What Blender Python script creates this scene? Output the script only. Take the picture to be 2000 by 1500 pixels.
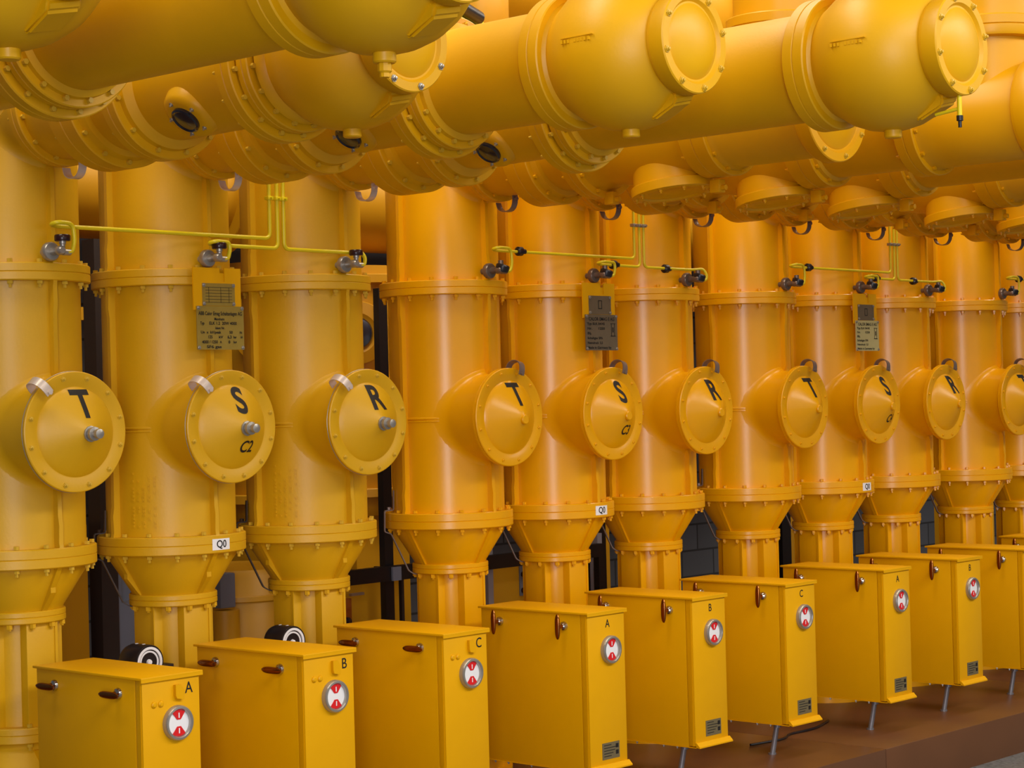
import bpy, bmesh, math, random
from mathutils import Vector, Matrix

random.seed(7)
for o in list(bpy.data.objects): bpy.data.objects.remove(o)
SC = bpy.context.scene
COL = SC.collection
PI = math.pi
H = 1.985                      # eye height above the grey floor
ZP = 0.215                     # top of the plinth

# ------------------------------------------------------------------ camera
F, YAW, PITCH, ROLL = 3922.77, 0.8271, 0.0087, -0.0259
fw = Vector((math.sin(YAW)*math.cos(PITCH), math.cos(YAW)*math.cos(PITCH), math.sin(PITCH)))
rt = fw.cross(Vector((0, 0, 1))).normalized(); up = rt.cross(fw)
c_, s_ = math.cos(ROLL), math.sin(ROLL)
rt, up = c_*rt + s_*up, -s_*rt + c_*up
cd = bpy.data.cameras.new('camera'); cam = bpy.data.objects.new('camera', cd); COL.objects.link(cam)
M = Matrix.Identity(4)
for i in range(3):
    M[i][0], M[i][1], M[i][2] = rt[i], up[i], -fw[i]
M[0][3], M[1][3], M[2][3] = 0, 0, H
cam.matrix_world = M
cd.sensor_width = 36; cd.sensor_fit = 'HORIZONTAL'; cd.lens = F/2000*36
cd.clip_start = 0.1; cd.clip_end = 200
SC.camera = cam

# ------------------------------------------------------------------ world, lights, exposure
W = bpy.data.worlds.new('world'); SC.world = W; W.use_nodes = True
bg = W.node_tree.nodes['Background']
bg.inputs[0].default_value = (0.95, 0.93, 0.92, 1); bg.inputs[1].default_value = 0.23
def area(name, loc, target, sx, sy, power, color):
    ld = bpy.data.lights.new(name, 'AREA'); ld.shape = 'RECTANGLE'; ld.size = sx; ld.size_y = sy
    ld.energy = power; ld.color = color
    o = bpy.data.objects.new(name, ld); COL.objects.link(o); o.location = loc
    d = Vector(target) - Vector(loc)
    o.rotation_euler = d.to_track_quat('-Z', 'Y').to_euler()
    return o
# tall window behind the photographer
area('window_light', (-3.4, -3.2, 2.6), (5.5, 6.3, 2.1), 2.1, 4.8, 1000, (0.93, 0.92, 1.0))
# row of lamps over the aisle
area('aisle_lamp_light', (7.5, -1.4, 6.0), (7.5, 5.4, 1.0), 15, 1.2, 1450, (1.0, 0.93, 0.84))
# lamps above the switchgear
area('hall_lamp_light', (8.5, 5.4, 6.5), (8.5, 5.6, 2.0), 16, 1.0, 1350, (1.0, 0.90, 0.74))
# daylight from the windows opposite the row
area('daylight_light', (5.0, -5.0, 3.0), (6.5, 6.0, 1.4), 9, 3.6, 150, (1.0, 0.97, 0.93))
SC.view_settings.view_transform = 'Standard'; SC.view_settings.look = 'None'
SC.view_settings.exposure = -1.02; SC.view_settings.gamma = 1; SC.view_settings.use_curve_mapping = False

# ------------------------------------------------------------------ materials
def lin(c): return tuple(((v/255)/12.92 if v/255 <= 0.04045 else ((v/255+0.055)/1.055)**2.4) for v in c)
def mat(name, rgb, rough=0.5, metal=0.0, noise=0.04, scale=9.0, bump=0.0, bscale=120, coat=0.0, spec=0.5):
    m = bpy.data.materials.new(name); m.use_nodes = True; nt = m.node_tree; b = nt.nodes['Principled BSDF']
    b.inputs['Roughness'].default_value = rough; b.inputs['Metallic'].default_value = metal
    b.inputs['Specular IOR Level'].default_value = spec
    b.inputs['Coat Weight'].default_value = coat; b.inputs['Coat Roughness'].default_value = 0.25
    tc = nt.nodes.new('ShaderNodeTexCoord')
    n = nt.nodes.new('ShaderNodeTexNoise'); n.inputs['Scale'].default_value = scale; n.inputs['Detail'].default_value = 4
    nt.links.new(tc.outputs['Object'], n.inputs['Vector'])
    mx = nt.nodes.new('ShaderNodeMix'); mx.data_type = 'RGBA'
    L = lin(rgb)
    mx.inputs['A'].default_value = tuple(max(0, v*(1-noise)) for v in L)+(1,)
    mx.inputs['B'].default_value = tuple(min(1, v*(1+noise)) for v in L)+(1,)
    nt.links.new(n.outputs['Fac'], mx.inputs['Factor']); nt.links.new(mx.outputs['Result'], b.inputs['Base Color'])
    if bump:
        n2 = nt.nodes.new('ShaderNodeTexNoise'); n2.inputs['Scale'].default_value = bscale; n2.inputs['Detail'].default_value = 2
        nt.links.new(tc.outputs['Object'], n2.inputs['Vector'])
        bp = nt.nodes.new('ShaderNodeBump'); bp.inputs['Strength'].default_value = bump; bp.inputs['Distance'].default_value = 0.002
        nt.links.new(n2.outputs['Fac'], bp.inputs['Height']); nt.links.new(bp.outputs['Normal'], b.inputs['Normal'])
    return m
YO = mat('yellow_paint', (212, 162, 6), 0.43, bump=0.18, bscale=90)        # columns of the first group
YN = mat('orange_yellow_paint', (232, 166, 0), 0.29, bump=0.10, bscale=60, spec=0.46) # columns of the other groups
YD = mat('duct_paint', (217, 163, 3), 0.42, bump=0.15, bscale=90, spec=0.38)
YC = mat('cabinet_paint', (222, 162, 0), 0.40, bump=0.08, bscale=160, spec=0.22)
YR = mat('rear_paint', (200, 144, 8), 0.45, bump=0.1)
YT = mat('gas_tube_yellow', (226, 204, 22), 0.35)
YB = mat('bolt_paint', (206, 166, 40), 0.4)
BLK = mat('black_plastic', (22, 20, 26), 0.35)
RED = mat('red_enamel', (214, 28, 32), 0.35)
WHT = mat('white_enamel', (236, 236, 238), 0.4)
INK = mat('black_lettering', (18, 14, 12), 0.6)
CHR = mat('chrome', (196, 194, 190), 0.16, 1.0)
STL = mat('dull_steel', (172, 168, 160), 0.34, 0.7)
ZNC = mat('galvanised_strap', (216, 200, 186), 0.38, 0.3)
BRZ = mat('dark_bronze', (150, 92, 44), 0.2, 1.0)
DST = mat('dark_strap', (70, 58, 50), 0.4, 0.6)
BRS = mat('brass_plate', (176, 150, 66), 0.4, 0.55, noise=0.1, scale=30)
GPL = mat('grey_plate', (126, 112, 88), 0.42, 0.5, noise=0.12, scale=30)
CPL = mat('cream_plate', (196, 186, 128), 0.45, 0.2)
SPL = mat('small_grey_plate', (128, 116, 84), 0.42, 0.4)
CND = mat('grey_conduit', (128, 126, 130), 0.4, 0.5, noise=0.2, scale=60)
PST = mat('dark_post', (40, 30, 27), 0.5)
GST = mat('blue_grey_steel', (112, 117, 130), 0.5)
LST = mat('light_grey_post', (160, 158, 164), 0.45)
LEN = mat('dark_lens', (20, 24, 38), 0.12, coat=0.6)

def brown_mat():
    m = mat('brown_plinth', (98, 62, 36), 0.36, noise=0.16, scale=3.5, bump=0.1, bscale=40)
    return m
PLN = brown_mat()
def floor_mat():
    m = bpy.data.materials.new('speckled_floor'); m.use_nodes = True; nt = m.node_tree; b = nt.nodes['Principled BSDF']
    tc = nt.nodes.new('ShaderNodeTexCoord'); v = nt.nodes.new('ShaderNodeTexVoronoi'); v.inputs['Scale'].default_value = 60
    n = nt.nodes.new('ShaderNodeTexNoise'); n.inputs['Scale'].default_value = 35
    r = nt.nodes.new('ShaderNodeValToRGB'); r.color_ramp.elements[0].color = (0.05, 0.05, 0.05, 1); r.color_ramp.elements[1].color = (0.16, 0.15, 0.145, 1)
    r.color_ramp.elements[0].position = 0.35; r.color_ramp.elements[1].position = 0.7
    nt.links.new(tc.outputs['Object'], v.inputs['Vector']); nt.links.new(tc.outputs['Object'], n.inputs['Vector'])
    nt.links.new(n.outputs['Fac'], r.inputs['Fac'])
    mx = nt.nodes.new('ShaderNodeMix'); mx.data_type = 'RGBA'; mx.inputs['Factor'].default_value = 0.35
    nt.links.new(r.outputs['Color'], mx.inputs['A']); nt.links.new(v.outputs['Color'], mx.inputs['B'])
    hs = nt.nodes.new('ShaderNodeHueSaturation'); hs.inputs['Saturation'].default_value = 0.1; hs.inputs['Value'].default_value = 0.42
    nt.links.new(mx.outputs['Result'], hs.inputs['Color']); nt.links.new(hs.outputs['Color'], b.inputs['Base Color'])
    b.inputs['Roughness'].default_value = 0.5
    return m
FLM = floor_mat()
def block_mat():
    m = bpy.data.materials.new('grey_block_wall'); m.use_nodes = True; nt = m.node_tree; b = nt.nodes['Principled BSDF']
    tc = nt.nodes.new('ShaderNodeTexCoord'); mp = nt.nodes.new('ShaderNodeMapping'); mp.inputs['Rotation'].default_value = (PI/2, 0, 0)
    br = nt.nodes.new('ShaderNodeTexBrick'); br.inputs['Scale'].default_value = 1.0
    br.inputs['Color1'].default_value = (0.105, 0.112, 0.135, 1); br.inputs['Color2'].default_value = (0.085, 0.09, 0.105, 1)
    br.inputs['Mortar'].default_value = (0.03, 0.03, 0.035, 1); br.inputs['Brick Width'].default_value = 0.40
    br.inputs['Row Height'].default_value = 0.2; br.inputs['Mortar Size'].default_value = 0.008
    nt.links.new(tc.outputs['Object'], mp.inputs['Vector']); nt.links.new(mp.outputs['Vector'], br.inputs['Vector'])
    nt.links.new(br.outputs['Color'], b.inputs['Base Color']); b.inputs['Roughness'].default_value = 0.7
    return m
BLW = block_mat()

# ------------------------------------------------------------------ mesh helpers
def mesh_from(bm, name, mats, smooth=35):
    bmesh.ops.recalc_face_normals(bm, faces=bm.faces)
    me = bpy.data.meshes.new(name); bm.to_mesh(me); bm.free()
    for m in (mats if isinstance(mats, (list, tuple)) else [mats]): me.materials.append(m)
    for p in me.polygons: p.use_smooth = True
    me.set_sharp_from_angle(angle=math.radians(smooth))
    return me
def obj(name, me, parent=None, M=None):
    o = bpy.data.objects.new(name, me); COL.objects.link(o)
    if parent is not None: o.parent = parent
    if M is not None: o.matrix_local = M
    return o
def thing(name, label, cat, loc, group=None):
    o = bpy.data.objects.new(name, None); COL.objects.link(o); o.location = loc; o.empty_display_size = 0.1
    o['label'] = label; o['category'] = cat
    if group: o['group'] = group
    return o
def T(x=0, y=0, z=0): return Matrix.Translation((x, y, z))
def axis_to(d):   # matrix turning local +Z onto direction d
    return Vector(d).to_track_quat('Z', 'Y').to_matrix().to_4x4()
AXY = axis_to((0, -1, 0))
def lathe(bm, prof, M=Matrix.Identity(4), seg=48):
    rings = []
    for r, h in prof:
        if r < 1e-6: rings.append([bm.verts.new(M @ Vector((0, 0, h)))])
        else: rings.append([bm.verts.new(M @ Vector((r*math.cos(2*PI*k/seg), r*math.sin(2*PI*k/seg), h))) for k in range(seg)])
    for a, b in zip(rings, rings[1:]):
        for k in range(seg):
            k2 = (k+1) % seg
            if len(a) == 1 and len(b) == 1: continue
            if len(a) == 1: bm.faces.new((a[0], b[k], b[k2]))
            elif len(b) == 1: bm.faces.new((a[k], a[k2], b[0]))
            else: bm.faces.new((a[k], a[k2], b[k2], b[k]))
    for rg in (rings[0], rings[-1]):
        if len(rg) > 1 and prof[0] != prof[-1]: bm.faces.new(rg)
def ringprof(ro, ri, h0, h1, b=0.004):   # closed ring with bevelled outer edges
    return [(ri, h0), (ro-b, h0), (ro, h0+b), (ro, h1-b), (ro-b, h1), (ri, h1), (ri, h0)]
def box(bm, x0, x1, y0, y1, z0, z1, M=Matrix.Identity(4), bev=0.0):
    vs = [bm.verts.new(M @ Vector(p)) for p in ((x0,y0,z0),(x1,y0,z0),(x1,y1,z0),(x0,y1,z0),(x0,y0,z1),(x1,y0,z1),(x1,y1,z1),(x0,y1,z1))]
    fs = [bm.faces.new([vs[i] for i in f]) for f in ((0,3,2,1),(4,5,6,7),(0,1,5,4),(1,2,6,5),(2,3,7,6),(3,0,4,7))]
    if bev:
        es = list({e for f in fs for e in f.edges})
        bmesh.ops.bevel(bm, geom=es, offset=bev, segments=2, affect='EDGES', profile=0.5)
def prism(bm, pts, d0, d1, M=Matrix.Identity(4)):   # outline in local XZ, thickness along Y
    a = [bm.verts.new(M @ Vector((x, d0, z))) for x, z in pts]; b = [bm.verts.new(M @ Vector((x, d1, z))) for x, z in pts]
    n = len(pts); bm.faces.new(a); bm.faces.new(b[::-1])
    for i in range(n): bm.faces.new((a[i], b[i], b[(i+1) % n], a[(i+1) % n]))
def fillet(pts, rad, n=6):
    P = [Vector(p) for p in pts]; out = [P[0]]
    for a, b, c in zip(P, P[1:], P[2:]):
        r = min(rad, (a-b).length*0.48, (c-b).length*0.48)
        p0 = b+(a-b).normalized()*r; p1 = b+(c-b).normalized()*r
        for k in range(n+1):
            t = k/n; out.append(p0*(1-t)**2 + b*2*t*(1-t) + p1*t*t)
    out.append(P[-1]); return out
def tube(bm, pts, r, seg=10, cap=True):
    P = [Vector(p) for p in pts]; rings = []; nrm = None
    for i, p in enumerate(P):
        t = (P[min(i+1, len(P)-1)]-P[max(i-1, 0)]).normalized()
        if nrm is None:
            nrm = t.orthogonal().normalized()
        nrm = (nrm - t*nrm.dot(t)).normalized(); bi = t.cross(nrm)
        rings.append([bm.verts.new(p+(nrm*math.cos(2*PI*k/seg)+bi*math.sin(2*PI*k/seg))*r) for k in range(seg)])
    for a, b in zip(rings, rings[1:]):
        for k in range(seg): bm.faces.new((a[k], a[(k+1) % seg], b[(k+1) % seg], b[k]))
    if cap: bm.faces.new(rings[0][::-1]); bm.faces.new(rings[-1])
def ribbon(bm, pts, wdir, w, th):
    P = [Vector(p) for p in pts]; wd = Vector(wdir).normalized()*w/2; rings = []
    for i, p in enumerate(P):
        t = (P[min(i+1, len(P)-1)]-P[max(i-1, 0)]).normalized(); n = t.cross(wd).normalized()*th/2
        rings.append([bm.verts.new(p+a) for a in (wd+n, -wd+n, -wd-n, wd-n)])
    for a, b in zip(rings, rings[1:]):
        for k in range(4): bm.faces.new((a[k], a[(k+1) % 4], b[(k+1) % 4], b[k]))
    bm.faces.new(rings[0][::-1]); bm.faces.new(rings[-1])
CACHE = {}
def cached(key, fn):
    if key not in CACHE: CACHE[key] = fn()
    return CACHE[key]
def text_mesh(s, size, m, shear=0.0, bold=0.0, profile=None, off=(0, 0), sx=1.0, align='CENTER'):
    """flat letters in local XZ facing -Y; profile(r) pushes them out along -Y"""
    cu = bpy.data.curves.new('lettering', 'FONT'); cu.body = s; cu.size = size/0.72; cu.align_x = align; cu.align_y = 'CENTER'
    cu.shear = shear; cu.offset = bold; cu.resolution_u = 6
    to = bpy.data.objects.new('lettering', cu); COL.objects.link(to)
    dg = bpy.context.evaluated_depsgraph_get(); dg.update()
    me = bpy.data.meshes.new_from_object(to.evaluated_get(dg))
    bpy.data.objects.remove(to); bpy.data.curves.remove(cu)
    bm = bmesh.new(); bm.from_mesh(me); bpy.data.meshes.remove(me)
    bmesh.ops.remove_doubles(bm, verts=bm.verts, dist=1e-6)
    bmesh.ops.triangulate(bm, faces=bm.faces)
    if profile:
        for _ in range(4):
            es = [e for e in bm.edges if e.calc_length() > 0.010]
            if not es: break
            bmesh.ops.subdivide_edges(bm, edges=es, cuts=1)
            bmesh.ops.triangulate(bm, faces=bm.faces)
    for v in bm.verts:
        x, z = v.co.x*sx+off[0], v.co.y+off[1]
        y = -(profile(math.hypot(x, z)) if profile else 0)
        v.co = Vector((x, y-0.0012, z))
    return mesh_from(bm, 'lettering', m)

# ------------------------------------------------------------------ layout of the row
X0, B, S, YCOL = 4.3818, 2.372, 0.7435, 6.6368
def colx(i): return X0 + math.floor(i/3)*B + (i % 3)*S
PH = 'TSR'
def zc(rel): return rel + 1.77          # column-local height of an eye-relative height
RT = 0.263                              # tank radius
NR = 0.197                              # nozzle radius
YDISK = -0.4065                         # cover plane in column space
BAYNAME = {0: 'the C2 group', 1: 'the C3 group', 2: 'the C4 group', 3: 'the group at the right edge', -1: 'the group beyond the left edge'}

def bolt_me(m, r=0.0105, h=0.014, key='b'):
    def f():
        bm = bmesh.new(); lathe(bm, [(0, 0), (r*1.45, 0), (r*1.45, 0.003), (r, 0.003), (r, h), (r*0.6, h+0.001), (r*0.6, h+0.006), (0, h+0.007)], seg=6)
        return mesh_from(bm, 'bolt', m, 20)
    return cached(('bolt', key, m.name, r, h), f)
def flange_bolt_me(m, th, r=0.0105, key='fb'):   # bolt head above, nut and shank end below
    def f():
        bm = bmesh.new()
        lathe(bm, [(0, th+0.014), (r, th+0.014), (r, th+0.001), (r*0.5, th), (r*0.5, 0), (r*1.1, -0.001), (r*1.1, -0.013), (r*0.6, -0.013), (r*0.6, -0.026), (0, -0.026)], seg=6)
        return mesh_from(bm, 'bolt', m, 20)
    return cached(('fbolt', key, m.name, th, r), f)

def nozzle_bm(r, y_end, zcen, delta=0.042, seg=72):
    bm = bmesh.new(); rings = []
    def surf(x): return -math.sqrt(max(RT*RT-x*x, 1e-6))
    ts = [0, 0.12, 0.25, 0.4, 0.55, 0.7, 0.85, 1.0]
    for t in ts:
        rg = []
        for k in range(seg):
            a = 2*PI*k/seg; rho = r+delta*(1-t)**2
            x, z = rho*math.cos(a), rho*math.sin(a)
            rg.append(bm.verts.new((x, surf(x)-delta*t*t+0.002, zcen+z)))
        rings.append(rg)
    rings.append([bm.verts.new((r*math.cos(2*PI*k/seg), y_end, zcen+r*math.sin(2*PI*k/seg))) for k in range(seg)])
    for a, b in zip(rings, rings[1:]):
        for k in range(seg): bm.faces.new((a[k], a[(k+1) % seg], b[(k+1) % seg], b[k]))
    bm.faces.new(rings[-1])
    return bm

def rib_me(m, z0, z1, flare0, flare1, key):
    """vertical fin, outline in (radius, z); flares towards flanges"""
    def f():
        bm = bmesh.new(); r0, r1, rf = RT-0.01, RT+0.028, 0.298
        pts = [(r0, z0)]
        pts += [(rf, z0), (rf-0.004, z0+0.02), (r1+0.006, z0+0.085), (r1, z0+0.12)] if flare0 else [(r1-0.012, z0), (r1, z0+0.03)]
        pts += [(r1, z1-0.12), (r1+0.006, z1-0.085), (rf-0.004, z1-0.02), (rf, z1)] if flare1 else [(r1, z1-0.03), (r1-0.012, z1)]
        pts += [(r0, z1)]
        prism(bm, pts, -0.009, 0.009)
        return mesh_from(bm, 'rib', m, 30)
    return cached(('rib', key, m.name), f)
def phi_rot(deg):   # local +X outline -> azimuth phi, 0 = towards the aisle (-Y), 90 = left (-X)
    return Matrix.Rotation(-PI/2 - math.radians(deg), 4, 'Z')

def dome_h(r):
    P = [(0, 0.088), (0.015, 0.086), (0.03, 0.080), (0.06, 0.065), (0.09, 0.048), (0.12, 0.030), (0.15, 0.011), (0.165, 0.0), (0.3, 0.0)]
    for (a, ha), (b, hb) in zip(P, P[1:]):
        if r <= b: return ha+(hb-ha)*(r-a)/(b-a)
    return 0

def ground_strap_disk(m, ang, out):
    def f():
        bm = bmesh.new(); ca, sa = math.cos(ang), math.sin(ang)
        prof = [(0.196, -0.036), (0.226, -0.037), (0.248, -0.030), (0.262, -0.010), (0.264, 0.018), (0.254, 0.040), (0.236, 0.050), (0.214, 0.050)]
        pts = fillet([(r*ca, y, r*sa) for r, y in [(r, y) for r, y in prof]], 0.02, 3)
        ribbon(bm, pts, (-sa, 0, ca), 0.034, 0.004)
        lathe(bm, [(0, 0), (0.010, 0), (0.010, 0.008), (0, 0.009)], T(0.203*ca, -0.038, 0.203*sa) @ AXY, 6)
        return mesh_from(bm, 'ground_strap', m, 40)
    return cached(('gstrap', m.name, ang), f)

def make_column(i):
    bay, ph = i//3, PH[i % 3]
    P = YO if bay == 0 else YN
    if bay in (0, 1, 2):
        lab = {0: 'tall yellow breaker column with a chrome plug on its cover', 1: 'tall orange-yellow breaker column', 2: 'tall orange-yellow breaker column'}[bay]
        lab += ' lettered %s in %s' % (ph, BAYNAME[bay])
        if ph == 'S': lab = lab.replace('lettered S', 'lettered S and %s' % ('C%d' % (bay+2)))
    else:
        lab = 'orange-yellow breaker column, %s at the right edge of the row' % ('second last' if ph == 'T' else 'last')
    c = thing('breaker_column', lab, 'switchgear column', (colx(i), YCOL, ZP), 'breaker columns standing in the row')
    k = 'o' if bay == 0 else 'n'
    def lathe_part(name, key, prof, m=P, parent=c, seg=64, sm=35):
        def f():
            bm = bmesh.new(); lathe(bm, prof, seg=seg); return mesh_from(bm, name, m, sm)
        return obj(name, cached((key, k), f), parent)
    # tanks
    zm = zc(-0.075)
    seam = [(RT, zm-0.012), (RT+0.003, zm-0.009), (RT+0.003, zm-0.003), (RT-0.002, zm), (RT+0.003, zm+0.003), (RT+0.003, zm+0.009), (RT, zm+0.012)]
    tank = lathe_part('lower_tank', 'lt', [(0, zc(-0.51)), (RT, zc(-0.51))]+seam+[(RT, zc(0.505)), (0, zc(0.505))])
    lathe_part('upper_tank', 'ut', [(0, zc(0.56)), (RT, zc(0.56)), (RT, zc(1.40)), (RT-0.01, zc(1.45)), (0.22, zc(1.50)), (0.12, zc(1.55)), (0, zc(1.56))])
    obj('nozzle', cached(('noz', k), lambda: mesh_from(nozzle_bm(NR, YDISK+0.028, zc(-0.071)), 'nozzle', P, 50)), c)
    obj('upper_nozzle', cached(('unoz', k), lambda: mesh_from(nozzle_bm(0.188, -0.326, zc(1.135)), 'upper_nozzle', P, 50)), c)
    # ribs
    for ph_, sec in ((90, 'a'), (-90, 'a')):
        obj('rib', rib_me(P, zc(-0.504), zc(0.498), True, True, 'full'), c, phi_rot(ph_))
        obj('rib', rib_me(P, zc(0.565), zc(1.25), True, False, 'up'), c, phi_rot(ph_))
    obj('rib', rib_me(P, zc(-0.504), zc(-0.27), True, False, 'fl'), c, phi_rot(0))
    obj('rib', rib_me(P, zc(0.13), zc(0.498), False, True, 'fu'), c, phi_rot(0))
    obj('rib', rib_me(P, zc(0.565), zc(0.94), True, False, 'fup'), c, phi_rot(0))
    # flanges
    def flange(name, key, z0, z1, ro, ri, n, rb, phase=0.0, th=None):
        h = (z0+z1)/2
        fl = lathe_part(name, key, [(ri, zc(z0)), (ro-0.004, zc(z0)), (ro, zc(z0)+0.004), (ro, zc(h)-0.0025), (ro-0.003, zc(h)), (ro, zc(h)+0.0025), (ro, zc(z1)-0.004), (ro-0.004, zc(z1)), (ri, zc(z1)), (ri, zc(z0))])
        bmh = flange_bolt_me(YB if bay == 0 else P, z1-z0)
        for q in range(n):
            a = 2*PI*(q+0.5)/n+phase
            obj('bolt', bmh, fl, T(rb*math.cos(a), rb*math.sin(a), zc(z0)))
        return fl
    flange('upper_flange', 'uf', 0.498, 0.565, 0.302, 0.25, 16, 0.283)
    lf = flange('lower_flange', 'lf', -0.5785, -0.504, 0.302, 0.25, 16, 0.283)
    # cone, ring and pedestal
    cone = lathe_part('cone', 'cone', [(0, zc(-0.57)), (0.262, zc(-0.57)), (0.258, zc(-0.60)), (0.172, zc(-0.735)), (0.165, zc(-0.75)), (0, zc(-0.75))])
    def guss():
        bm = bmesh.new()
        if bay == 0: pts = [(0.25, zc(-0.578)), (0.285, zc(-0.578)), (0.236, zc(-0.655)), (0.236, zc(-0.675)), (0.176, zc(-0.745)), (0.15, zc(-0.745))]
        else: pts = [(0.24, zc(-0.578)), (0.28, zc(-0.578)), (0.178, zc(-0.745)), (0.15, zc(-0.745))]
        prism(bm, pts, -0.011, 0.011); return mesh_from(bm, 'gusset', P, 30)
    for a in (0, 90, -90): obj('gusset', cached(('guss', k), guss), cone, phi_rot(a))
    rg = lathe_part('ring_flange', 'rf', [(0, zc(-0.745)), (0.176, zc(-0.745)), (0.179, zc(-0.749)), (0.179, zc(-0.765)), (0.176, zc(-0.768)), (0.179, zc(-0.771)), (0.179, zc(-0.788)), (0.175, zc(-0.792)), (0, zc(-0.792))])
    nut = cached(('nut', k), lambda: (lambda bm: (lathe(bm, [(0, 0), (0.0125, 0), (0.0125, -0.016), (0.007, -0.017), (0.007, -0.022), (0, -0.022)], seg=6), mesh_from(bm, 'bolt', P, 20))[1])(bmesh.new()))
    for q in range(12):
        a = 2*PI*(q+0.5)/12; obj('bolt', nut, rg, T(0.166*math.cos(a), 0.166*math.sin(a), zc(-0.792)))
    def ped():
        bm = bmesh.new(); lathe(bm, [(0, zc(-0.79)), (0.128, zc(-0.79)), (0.128, zc(-1.182)), (0, zc(-1.182))], seg=48)
        for a in (0, 90, 180, -90):
            Mx = phi_rot(a)
            box(bm, 0.06, 0.152, -0.066, 0.066, zc(-1.182), zc(-0.792), Mx, 0.004)
            box(bm, 0.1515, 0.156, 0.058, 0.070, zc(-1.182), zc(-0.792), Mx)
        return mesh_from(bm, 'pedestal', P, 30)
    obj('pedestal', cached(('ped', k), ped), c)
    bf = lathe_part('base_flange', 'bf', [(0, zc(-1.18)), (0.176, zc(-1.18)), (0.18, zc(-1.185)), (0.18, zc(-1.205)), (0.177, zc(-1.208)), (0.18, zc(-1.211)), (0.18, zc(-1.236)), (0.176, zc(-1.24)), (0, zc(-1.24))])
    lathe_part('base_housing', 'bh', [(0, zc(-1.24)), (0.15, zc(-1.24)), (0.16, zc(-1.262)), (0.205, zc(-1.31)), (0.232, zc(-1.38)), (0.235, zc(-1.50)), (0.235, zc(-1.70)), (0.27, zc(-1.705)), (0.27, 0), (0, 0)])
    bt = flange_bolt_me(YB if bay == 0 else P, 0.06)
    for q in range(8):
        a = 2*PI*(q+0.5)/8; obj('bolt', bt, bf, T(0.168*math.cos(a), 0.168*math.sin(a), zc(-1.24)))
    # dark strap bridging lower flange and ring
    def dstrap():
        bm = bmesh.new()
        pts = [(0.270, -0.40), (0.272, -0.492), (0.315, -0.494), (0.317, -0.592), (0.286, -0.602), (0.205, -0.778), (0.180, -0.794), (0.165, -0.795)]
        ribbon(bm, fillet([(r, 0, zc(z)) for r, z in pts], 0.008, 3), (0, 1, 0), 0.026 if bay == 0 else 0.014, 0.005)
        lathe(bm, [(0, 0), (0.010, 0), (0.010, 0.012), (0, 0.014)], T(0.292, 0, zc(-0.490)), 8)
        return mesh_from(bm, 'ground_bar', DST if bay == 0 else DST2, 40)
    obj('ground_bar', cached(('dstrap', k), dstrap), c, phi_rot(118))
    # inspection cover
    CM = T(0, YDISK, zc(-0.071))
    def cover():
        bm = bmesh.new()
        pr = [(0, -0.03), (0.221, -0.03), (0.225, -0.027), (0.225, -0.0175), (0.2225, -0.0165), (0.2225, -0.0145), (0.225, -0.0135), (0.225, -0.003), (0.2215, 0), (0.180, 0), (0.173, -0.004), (0.168, -0.004)]
        pr += [(r, dome_h(r)) for r in (0.163, 0.15, 0.135, 0.12, 0.105, 0.09, 0.075, 0.06, 0.045, 0.03, 0.015)] + [(0, 0.0885)]
        lathe(bm, pr, AXY, 72)
        return mesh_from(bm, 'inspection_cover', P, 35)
    cv = obj('inspection_cover', cached(('cover', k), cover), c, CM)
    bsm = bolt_me(YB, 0.0075, 0.007, 'c') if bay == 0 else bolt_me(P, 0.006, 0.003, 'c')
    for q in range(12):
        a = 2*PI*(q+0.5)/12
        if bay == 0 and q == 4: continue
        obj('bolt', bsm, cv, T(0.203*math.cos(a), 0, 0.203*math.sin(a)) @ AXY)
    if bay == 0:
        gk = cached('gask', lambda: (lambda bm: (lathe(bm, ringprof(0.2265, 0.215, -0.0168, -0.0142, 0.0005), AXY, 72), mesh_from(bm, 'gasket', STL, 30))[1])(bmesh.new()))
        obj('gasket', gk, cv)['label'] = 'bare metal edge ring'
        def plug():
            bm = bmesh.new(); lathe(bm, [(0, 0.0), (0.030, 0), (0.030, 0.006), (0.020, 0.008), (0.020, 0.018), (0.026, 0.018), (0.026, 0.030), (0.015, 0.032), (0.015, 0.044), (0.018, 0.044), (0.018, 0.060), (0.008, 0.063), (0, 0.063)], AXY, 12)
            return mesh_from(bm, 'gas_plug', STL, 30)
        o = obj('gas_plug', cached('plug', plug), cv, T(0.004, -0.083, -0.008))
        o['label'] = 'steel gas plug'
    else:
        def nub():
            bm = bmesh.new(); lathe(bm, [(0, 0), (0.022, 0), (0.022, 0.012), (0.019, 0.016), (0, 0.016)], AXY, 24)
            return mesh_from(bm, 'centre_boss', P, 30)
        obj('centre_boss', cached('nub', nub), cv, T(0.004, -0.079, -0.012))
    sx = {'T': 0.95, 'S': 0.9, 'R': 0.92}[ph]
    o = obj('letter', cached(('let', ph), lambda: text_mesh(ph, 0.104, INK, bold=0.0042, profile=dome_h, off=(0.006, 0.098), sx=sx)), cv)
    o['label'] = 'black letter %s' % ph
    if ph == 'S' and bay < 3:
        s = 'C%d' % (bay+2)
        o = obj('lettering', cached(('let', s), lambda: text_mesh(s, 0.046, INK, shear=0.10, bold=0.0012, profile=dome_h, off=(0.028, -0.083), sx=0.98)), cv)
        o['label'] = 'black italic %s' % s
    o = obj('ground_strap', ground_strap_disk(ZNC if bay == 0 else DST2, math.radians(133 if bay == 0 else 77), 1), c, CM)
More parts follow.
